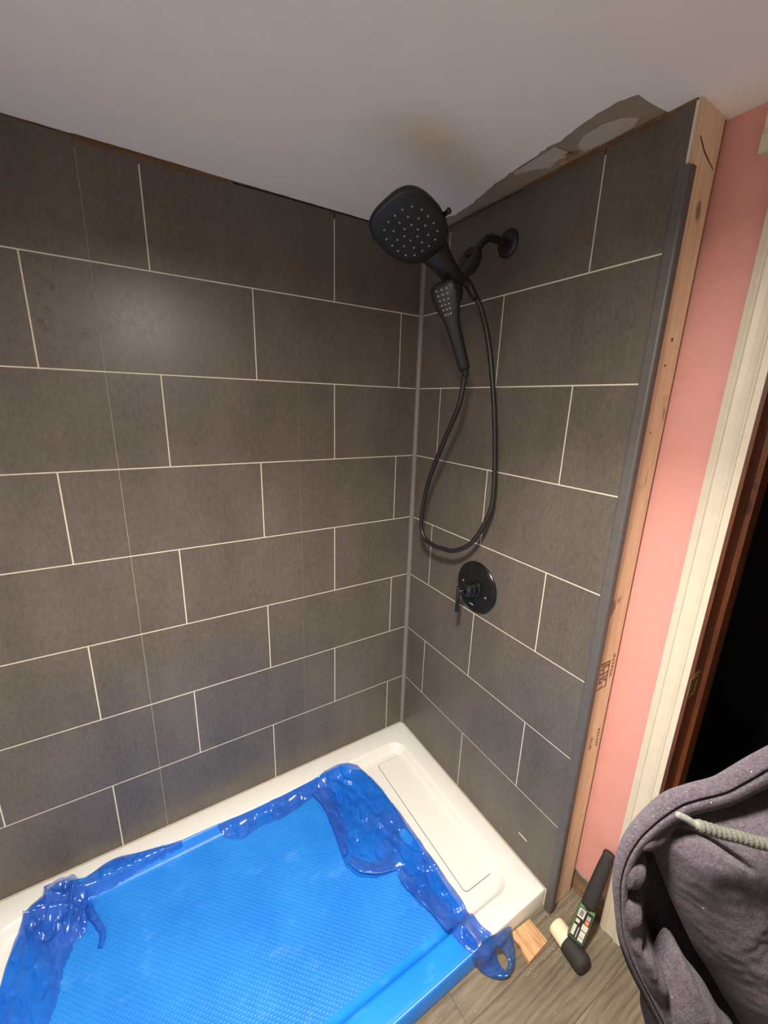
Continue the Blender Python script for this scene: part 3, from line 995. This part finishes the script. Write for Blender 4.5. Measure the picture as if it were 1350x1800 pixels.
# neck from under the plate down to the diverter
nk = []
for t, wv_, th, dd in ((0.070, 0.062, 0.013, 0.026), (0.098, 0.054, 0.018, 0.024), (0.120, 0.046, 0.021, 0.024), (0.145, 0.039, 0.024, 0.022), (0.170, 0.034, 0.026, 0.014), (0.205, 0.031, 0.028, 0.006), (NECK, 0.029, 0.028, 0.0), (NECK + 0.016, 0.018, 0.018, 0.0)):
    c = HC - A * t - N * dd
    nk.append([c + B * (math.cos(2 * math.pi * k / 24) * wv_) + N * (math.sin(2 * math.pi * k / 24) * th) for k in range(24)])
G().loft(nk).obj('neck', M['black'], head, True)
# spray nozzles
nz = G(); pts2 = []
for rad, cnt, ph in ((0.022, 6, 0.3), (0.046, 10, 0.1), (0.070, 17, 0.0)):
    for k in range(cnt):
        a = 2 * math.pi * k / cnt + ph
        c, s_ = math.cos(a), math.sin(a)
        q = (abs(c) ** 3.1 + abs(s_) ** 3.1) ** (-1 / 3.1)
        pts2.append((c * q * rad * 1.0, s_ * q * rad * 0.88))
for u, v in pts2:
    nz.lathe(HC + A * u + B * v - N * 0.0004, N, [(0, 0.0030), (0.0016, 0.0028), (0.0028, 0.0018)], 8)
nz.obj('nozzles', M['nozzle'], head, kind='stuff')
G().lathe(HC - B * (HB - 0.006) - A * 0.036 - N * 0.020, -B, [(0, 0.0065), (0.010, 0.0065), (0.012, 0.008), (0.017, 0.008), (0.019, 0.006)], 12).obj('side_lever', M['black'], head, True)

# ------------------------------------------------------------------ hand shower docked beside it
hand = empty('hand_shower', (-0.16, SY - 0.01, 1.98), 'small black hand shower docked below the large shower head', 'hand shower')
ha = Vector((-0.292, SY - 0.022, 2.206)); hb = Vector((-0.1575, SY - 0.004, 1.968))
hd = (hb - ha).normalized(); hl = (hb - ha).length
hn = (vw - hd * vw.dot(hd)).normalized()
hs = hn.cross(hd)
tw = math.radians(22) 
hn2 = (hn * math.cos(tw) - hs * math.sin(tw)).normalized() if (hs.x * 0.8515 - hs.y * 0.5235) > 0 else (hn * math.cos(tw) + hs * math.sin(tw)).normalized()
hs2 = hn2.cross(hd).normalized()
sec = [(-0.006, 0.024, 0.006), (0.0, 0.034, 0.013), (0.012, 0.042, 0.017), (0.035, 0.0435, 0.018), (0.065, 0.0395, 0.018), (0.090, 0.032, 0.018), (0.115, 0.0245, 0.0175), (0.150, 0.0215, 0.0175), (0.200, 0.0200, 0.0170), (0.245, 0.0190, 0.0165), (hl - 0.012, 0.0190, 0.0165), (hl, 0.017, 0.0150)]
rings = []
for t, wv_, th in sec:
    c = ha + hd * t
    ring = []
    for k in range(28):
        a = 2 * math.pi * k / 28
        cc, ss = math.cos(a), math.sin(a)
        ring.append(c + hs2 * (math.copysign(abs(cc) ** 0.75, cc) * wv_) + hn2 * (math.copysign(abs(ss) ** 0.7, ss) * th))
    rings.append(ring)
G().loft(rings).obj('handle', M['black'], hand, True)
nz = G()
for r_ in range(6):
    for c_ in range(3):
        wd = (0.0165 - r_ * 0.0014)
        nz.lathe(ha + hd * (0.014 + r_ * 0.0145) + hs2 * ((c_ - 1) * wd) + hn2 * 0.0165, hn2, [(0, 0.0030), (0.0025, 0.0028), (0.0036, 0.0018)], 8)
nz.obj('nozzles', M['nozzle'], hand, kind='stuff')
G().bbox(ha + hd * 0.155 + hn2 * 0.0160, hd, hs2, hn2, 0.008, 0.005, 0.0012, 0.0006).obj('pause_button', M['black_gloss'], hand)
G().lathe(hb - hd * 0.001, hd, [(0, 0.0128), (0.008, 0.0120), (0.022, 0.0095), (0.028, 0.0090)], 16).obj('hose_nut', M['black'], hand, True)
cr = Vector((-0.226, SY - 0.004, 2.192))
G().lathe(cr + Vector((-0.008, -0.004, 0.028)), (0.25, 0.15, -0.95), [(0, 0.018), (0.004, 0.025), (0.030, 0.029), (0.048, 0.026), (0.060, 0.018)], 24).obj('docking_cradle', M['black'], head, True)

# ------------------------------------------------------------------ hose
hp = [(hb + hd * 0.0265), (-0.136, -0.458, 1.945), (-0.138, -0.440, 1.845), (-0.128, -0.355, 1.702), (-0.112, -0.254, 1.520), (-0.104, -0.214, 1.345), (-0.101, -0.236, 1.283),
      (-0.095, -0.290, 1.262), (-0.090, -0.350, 1.264), (-0.083, -0.423, 1.278), (-0.066, -0.500, 1.340), (-0.048, -0.551, 1.460), (-0.040, -0.554, 1.560), (-0.042, -0.540, 1.718), (-0.052, -0.518, 1.894), (-0.075, -0.495, 2.062),
      (-0.118, -0.488, 2.165), (-0.160, -0.482, 2.212), (-0.186, -0.478, 2.236)]
hpts = resample(catmull(hp, 20), 640)[2:-3]
hose = tag(G().tube(hpts, [0.0098 if i % 2 else 0.0085 for i in range(len(hpts))], 10).obj('shower_hose', M['hose'], None, True, loc=(-0.09, -0.40, 1.27)),
           'ribbed black shower hose hanging in a long loop in front of the tiled wall', 'hose')
G().tube([PV + Vector((0.004, 0, 0.002)), PV.lerp(hpts[-1], 0.5) + Vector((0, 0, 0.004)), hpts[-1], hpts[-1] + (hpts[-8] - hpts[-1]) * 0.6], [0.016, 0.0145, 0.0135, 0.0130], 16).obj('hose_outlet', M['black'], head, True)
G().lathe(hpts[-8], (hpts[-34] - hpts[-8]), [(-0.02, 0.0135), (0.0, 0.0135), (0.020, 0.0125), (0.040, 0.0095)], 16).obj('hose_cuff', M['black'], hose, True)

# ------------------------------------------------------------------ mixer valve
vc = Vector((-0.0015, -0.480, 1.123))
valve = empty('shower_valve', tuple(vc), 'round black shower mixer valve with a small lever on the tiled wall', 'shower valve')
auto_smooth(G().lathe(vc, (-1, 0, 0), [(0, 0.109), (0.005, 0.109), (0.0075, 0.107), (0.008, 0.101), (0.0105, 0.0995), (0.0115, 0.096), (0.0125, 0.060), (0.0150, 0.048), (0.016, 0.030)], 56).obj('escutcheon', M['black_gloss'], valve), 30)
auto_smooth(G().lathe(vc + Vector((-0.013, 0, 0)), (-1, 0, 0), [(0, 0.036), (0.006, 0.036), (0.008, 0.033), (0.009, 0.027), (0.020, 0.027), (0.022, 0.031), (0.027, 0.031), (0.029, 0.027), (0.036, 0.026), (0.039, 0.029), (0.048, 0.027), (0.054, 0.020), (0.056, 0.012)], 40).obj('hub', M['black_gloss'], valve), 30)
G().lathe(vc + Vector((-0.066, 0, 0)), (-1, 0.10, 0.0), [(0, 0.009), (0.006, 0.0075), (0.010, 0.010), (0.016, 0.011), (0.022, 0.008), (0.030, 0.006)], 18).obj('lever_neck', M['black_gloss'], valve, True)
G().tube([vc + Vector((-0.094, 0.008, 0.020)), vc + Vector((-0.094, 0.008, 0.018)), vc + Vector((-0.094, 0.008, -0.090)), vc + Vector((-0.094, 0.008, -0.092))], [0.0065, 0.0082, 0.0082, 0.0065], 16).obj('lever', M['black_gloss'], valve, True)
for dy, dz in ((0.070, 0.005), (-0.062, -0.02)):
    G().lathe(vc + Vector((-0.0115, dy, dz)), (-1, 0, 0), [(0, 0.006), (0.0015, 0.0055), (0.002, 0.003)], 12).obj('screw', M['steel'], valve, True)
G().bbox(vc + Vector((-0.0122, 0.012, -0.078)), (1, 0, 0), (0, 1, 0), (0, 0, 1), 0.0006, 0.012, 0.0022).obj('printed_mark', M['nozzle'], valve, label='small pale mark below the hub')

# ------------------------------------------------------------------ things on the floor
block = [(-0.184, -0.979), (-0.090, -0.985), (-0.086, -1.063), (-0.190, -1.068)]
g = G()
ins = lambda q, d: [(x + (d if x < -0.14 else -d), y + (d if y < -1.02 else -d)) for x, y in q]
g.loft([[(x, y, 0.001) for x, y in block], [(x, y, 0.013) for x, y in block], [(x, y, 0.0142) for x, y in ins(block, 0.0014)]])
tag(g.obj('wood_block', M['ply'], loc=(-0.138, -1.02, 0.001)), 'small square pine offcut lying on the floor by the tray corner', 'wood offcut')
mal = empty('mallet', (-0.042, -1.117, 0.001), 'two-faced rubber mallet on the floor, handle propped against the pink wall', 'mallet')
hx = Vector((-0.042, -1.117, 0.0335))
ax = Vector((-0.13, -0.99, 0.0)).normalized()
auto_smooth(G().lathe(hx - ax * 0.068, ax, [(0, 0.022), (0.002, 0.028), (0.006, 0.0305), (0.014, 0.0315), (0.060, 0.0315)], 32).obj('white_face', M['white_rubber'], mal, label='white rubber half of the head'), 40)
auto_smooth(G().lathe(hx - ax * 0.010, ax, [(0, 0.0325), (0.004, 0.0328), (0.058, 0.0328), (0.068, 0.031), (0.074, 0.026), (0.0765, 0.018)], 32).obj('black_face', M['rubber'], mal, label='black rubber half of the head'), 40)
h0 = hx + Vector((0.004, -0.006, 0.012)); h1 = Vector((0.118, -1.112, 0.348))
hv = (h1 - h0).normalized(); HL = (h1 - h0).length
side = hv.cross(Vector((-0.6, -0.35, 0.7))).normalized(); fr = side.cross(hv).normalized()
if fr.dot(Vector((-0.55, -0.25, 0.8))) < 0: fr = -fr


def oval(t, w, d, n=24):
    c = h0 + hv * t
    return [c + side * (math.copysign(abs(math.cos(2 * math.pi * k / n)) ** 0.8, math.cos(2 * math.pi * k / n)) * w) + fr * (math.sin(2 * math.pi * k / n) * d) for k in range(n)]


G().loft([oval(0.0, 0.013, 0.012), oval(0.16, 0.013, 0.012)]).obj('shaft', M['rubber'], mal, True)
G().loft([oval(0.135, 0.0225, 0.018), oval(0.155, 0.0240, 0.019), oval(0.20, 0.0235, 0.018), oval(0.245, 0.0225, 0.0175), oval(0.29, 0.0205, 0.016), oval(HL - 0.022, 0.0185, 0.0145), oval(HL - 0.008, 0.0190, 0.0145), oval(HL - 0.002, 0.0165, 0.012), oval(HL, 0.010, 0.008)]).obj('grip', M['rubber'], mal, True)
g = G(); g.bbox(h0 + hv * 0.083, side, hv, fr, 0.0245, 0.057, 0.0175, 0.003)
slv = g.obj('label_sleeve', M['green'], mal, label='green-edged card sleeve printed with small white boxes')
g = G(); g.bbox(h0 + hv * 0.081 + fr * 0.0178, side, hv, fr, 0.0220, 0.051, 0.0004)
g.obj('label_print', M['label_black'], slv)
fc = h0 + hv * 0.081 + fr * 0.0184
def lab(u, v, hu, hv_, m):
    G().bbox(fc + side * u + hv * v, side, hv, fr, hu, hv_, 0.0003).obj('label_print', m, slv)
sg = 1.0 if (side.x * 0.8515 - side.y * 0.5235) > 0 else -1.0      # +1: side points to the viewer's right
lab(-0.011 * sg, 0.034, 0.010, 0.015, M['label_white']); lab(-0.011 * sg, 0.035, 0.006, 0.010, M['nozzle'])
lab(0.012 * sg, 0.034, 0.006, 0.008, M['nozzle']); lab(0.012 * sg, 0.018, 0.006, 0.006, M['label_orange'])
lab(-0.014 * sg, 0.006, 0.006, 0.006, M['label_white']); lab(0.011 * sg, -0.001, 0.009, 0.010, M['label_white'])
lab(0.011 * sg, -0.024, 0.008, 0.010, M['label_white']); lab(0.011 * sg, -0.042, 0.008, 0.006, M['label_white'])
lab(-0.016 * sg, -0.026, 0.005, 0.018, M['label_white']); lab(-0.004 * sg, -0.028, 0.002, 0.018, M['nozzle'])
G().bbox(h0 + hv * 0.024, side, hv, fr, 0.0255, 0.006, 0.017, 0.004).obj('collar', M['rubber'], mal)

# crumbs of plaster and sawdust
rc = random.Random(3)
g = G()
for i in range(150):
    if i < 90:
        x, y = rc.uniform(-0.10, 0.11), rc.uniform(-1.15, -1.0)
    elif i < 120:
        x, y = rc.uniform(-0.22, -0.06), rc.uniform(-1.10, -1.065)
    else:
        x, y = rc.uniform(-0.55, 0.1), rc.uniform(-1.32, -1.0)
    if -0.195 < x < -0.083 and -1.072 < y < -0.975: continue
    s = rc.uniform(0.0006, 0.0022)
    a = rc.uniform(0, 3.1)
    g.add([(x + s * math.cos(a + k * 2.09), y + s * math.sin(a + k * 2.09) * rc.uniform(0.6, 1.3), 0.0001) for k in range(3)] + [(x, y, s * 0.9)], [(0, 1, 2), (0, 1, 3), (1, 2, 3), (2, 0, 3)])
tag(g.obj('plaster_crumbs', M['crumb'], loc=(-0.05, -1.1, 0.0)), 'pale plaster crumbs scattered over the grey plank floor', 'debris', kind='stuff')

# ------------------------------------------------------------------ hoodie in the foreground
HO = Vector((-0.6519, -1.512, 1.2959))
HR, HU, HF = Vector((0.85152, -0.52348, 0.02983)), Vector((0.11039, 0.2346, 0.9658)), Vector((-0.51258, -0.8191, 0.25755))
hoodie = empty('hoodie', tuple(HO), 'purple-grey fleece hoodie close in the foreground beside the doorway, drawstring showing', 'hoodie')
hw = lambda x, y, z: HO + HR * x + HU * y + HF * z


def pillow(name, outline, centre, prof, m, parent, ang=None, nr=40, per=6, amp=0.002, fn=None, seed=0.0, back=-0.05):
    """a stuffed cloth form: prof(t) is its height from the edge (t = 0) to the centre (t = 1)"""
    ol = catmull([(a, b, 0) for a, b in outline], per, True)
    c = Vector((centre[0], centre[1], 0))
    n = len(ol)
    rings = []
    def pt(i, t, z):
        p = ol[i].lerp(c, t)
        return p.x, p.y, z
    for t in (0.40, 0.24, 0.10):
        rings.append([hw(*pt(i, t, back * (t / 0.40))) for i in range(n)])
    for k in range(nr + 1):
        t = (k / nr) ** 1.5
        ring = []
        for i in range(n):
            x, y, _ = pt(i, min(t, 0.995), 0)
            h = prof(t)
            if fn: h += fn(x, y, t, i / n)
            h += amp * noise.noise(Vector((x * 38 + seed, y * 38, 0.5))) * min(1, t * 8) + amp * 0.4 * noise.noise(Vector((x * 110, y * 110, seed))) * min(1, t * 8)
            ring.append(hw(x, y, h))
        rings.append(ring)
    g = G(); g.loft(rings)
    return g.obj(name, m, parent, True)


OUTL = [(0.1503, 0.2208), (0.1045, 0.1993), (0.0653, 0.1816), (0.0392, 0.166), (0.0144, 0.1522), (-0.0183, 0.1451), (-0.0438, 0.1359), (-0.0706, 0.1163), (-0.0947, 0.0928), (-0.1072, 0.0653), (-0.1137, 0.0379), (-0.1137, 0.0131), (-0.1072, -0.0307), (-0.0947, -0.0673), (-0.0764, -0.1032), (-0.0588, -0.1385), (-0.0327, -0.1862), (0.0065, -0.2352), (0.098, -0.2483), (0.1764, -0.196), (0.2026, -0.0653), (0.2026, 0.1307)]


def folds(x, y, t, s):
    """soft creases of the inner cloth, gathered towards the pocket of shade"""
    def ridge(px, py, qx, qy, w, h):
        dx, dy = qx - px, qy - py
        L2 = dx * dx + dy * dy
        u = max(0, min(1, ((x - px) * dx + (y - py) * dy) / L2))
        d = math.hypot(x - px - u * dx, y - py - u * dy)
        return h * math.exp(-(d / w) ** 2)
    f = ridge(-0.104, 0.052, -0.064, 0.036, 0.017, 0.009)
    f += ridge(-0.104, 0.006, -0.066, -0.006, 0.017, 0.008)
    f += ridge(-0.086, -0.030, -0.062, -0.075, 0.011, 0.012)
    f += ridge(-0.090, 0.086, -0.058, 0.084, 0.012, 0.008)
    f -= ridge(-0.094, 0.072, -0.060, 0.058, 0.007, 0.014)
    f -= ridge(-0.096, 0.026, -0.058, 0.022, 0.006, 0.016)
    f -= ridge(-0.084, -0.030, -0.076, -0.034, 0.005, 0.012)
    return f


def prof_body(t):
    if t < 0.02: return 0.0
    rise = 0.010 * min(1, (t - 0.02) / 0.06)
    u = max(0.0, min(1.0, (t - 0.12) / 0.36)); fall = 0.055 * u * u * (3 - 2 * u)
    return rise - fall


pillow('body', OUTL, (0.02, -0.01), prof_body, M['fleece_rib'], hoodie, fn=folds, amp=0.004, nr=80, per=10, back=-0.05)
rim = [(0.1369, 0.2075), (0.0923, 0.1855), (0.0541, 0.1660), (0.0286, 0.152), (0.0044, 0.1404), (-0.0274, 0.1322), (-0.0478, 0.1246), (-0.0694, 0.1090), (-0.0880, 0.0900), (-0.1006, 0.0680), (-0.1069, 0.0450), (-0.1076, 0.0230), (-0.1046, -0.017), (-0.0938, -0.0514), (-0.0766, -0.0857), (-0.0594, -0.1188), (-0.0333, -0.1653)]
wid = [0.020, 0.019, 0.018, 0.0165, 0.0155, 0.0150, 0.0145, 0.0130, 0.0115, 0.0100, 0.0085, 0.0075, 0.0062, 0.0058, 0.0056, 0.0056, 0.0056]
rp = catmull([(a, b, 0) for a, b in rim], 10)
wd = [w[0] for w in [(v.x,) for v in catmull([(w, 0, 0) for w in wid], 10)]]
rings = []
for i, p in enumerate(rp):
    tn = (rp[min(i + 1, len(rp) - 1)] - rp[max(i - 1, 0)]).normalized()
    nn = Vector((-tn.y, tn.x, 0))
    ring = []
    for k in range(72):
        a = 2 * math.pi * k / 72
        rr_ = wd[i] * (1 + 0.05 * noise.noise(Vector((i * 0.12, math.cos(a) * 2, 3))) )
        d = rr_ * math.cos(a)
        h = 0.9 * min(rr_, 0.014) * math.sin(a)
        if math.sin(a) > 0:                                  # stitched groove along the band
            h -= 0.0060 * math.exp(-((d / rr_ + 0.30) / 0.09) ** 2)
        q = p + nn * d
        ring.append(hw(q.x, q.y, 0.006 + h))
    rings.append(ring)
G().loft(rings).obj('hem_band', M['fleece'], hoodie, True, label='rolled stitched edge of the hoodie')

M1 = [(0.1656, 0.1515), (0.0984, 0.1424), (0.0372, 0.1313), (0.0127, 0.1289), (-0.0105, 0.1246), (-0.027, 0.1173), (-0.0411, 0.1105), (-0.0546, 0.105), (-0.0631, 0.0989), (-0.0668, 0.0904), (-0.065, 0.0781), (-0.0613, 0.0634), (-0.0515, 0.0378), (-0.0448, 0.02), (-0.0374, 0.0004), (-0.024, -0.0283), (-0.0105, -0.0558), (0.0066, -0.0827), (0.0311, -0.1237), (0.0678, -0.1665), (0.1412, -0.1543), (0.1779, -0.032)]
def prof_m1(t): return -0.012 + 0.050 * (1 - (1 - min(1, t / 0.55)) ** 2.4)
def f_m1(x, y, t, s):
    # crease across the upper corner
    dx, dy = 0.075, -0.022
    px, py = -0.055, 0.094
    u = max(0, min(1, ((x - px) * dx + (y - py) * dy) / (dx * dx + dy * dy)))
    d = (x - px - u * dx) * 0.28 + (y - py - u * dy + 0.010 * math.sin(math.pi * u) * -1) * 0.96
    w = math.sin(math.pi * min(1, max(0, u))) ** 0.7 if 0 < u < 1 else 0
    return -0.010 * w * math.exp(-(d / 0.0035) ** 2) + 0.004 * w * math.exp(-((d - 0.010) / 0.007) ** 2)
pillow('front_panel', M1, (0.075, 0.0), prof_m1, M['fleece'], hoodie, fn=f_m1, nr=90, per=10, amp=0.0030, seed=5.0, back=-0.05)
M2 = [(-0.0423, -0.0381), (-0.0485, -0.0456), (-0.0541, -0.0569), (-0.061, -0.0712), (-0.0667, -0.085), (-0.0698, -0.1057), (-0.0685, -0.1369), (-0.0473, -0.1807), (0.0153, -0.187), (0.0403, -0.1557), (0.0215, -0.1307), (0.0065, -0.1038), (-0.0047, -0.0881), (-0.016, -0.0744), (-0.0235, -0.0619), (-0.0298, -0.05), (-0.0354, -0.0418)]
pillow('lower_fold', M2, (-0.018, -0.125), lambda t: -0.018 + 0.040 * (1 - (1 - min(1, t / 0.7)) ** 2.2), M['fleece'], hoodie, nr=50, per=8, amp=0.0025, seed=9.0, back=-0.05)

cord = [(-0.0557, 0.1373, 0.052), (-0.046, 0.135, 0.053), (-0.032, 0.131, 0.054), (-0.017, 0.1282, 0.055), (-0.0003, 0.1237, 0.056), (0.0295, 0.1165, 0.055), (0.0774, 0.1011, 0.052), (0.13, 0.085, 0.044)]
cp = resample(catmull([hw(*c) for c in cord], 12), 150)
g = G(); g.tube(cp, [0.0062 if (i // 2) % 2 else 0.0055 for i in range(150)], 14)
dr = g.obj('drawstring', M['cord'], hoodie, True, label='braided grey cord end')
ag = [hw(-0.075, 0.1464, 0.048), hw(-0.0735, 0.1456, 0.0485), hw(-0.0654, 0.1426, 0.050), hw(-0.060, 0.1395, 0.051), hw(-0.0535, 0.1368, 0.0525)]
G().tube(resample(catmull(ag, 6), 20), [0.0018, 0.0030, 0.0034] + [0.0036] * 13 + [0.0046] * 4, 14).obj('aglet', M['aglet'], dr, True, label='glossy pale tip of the drawstring')
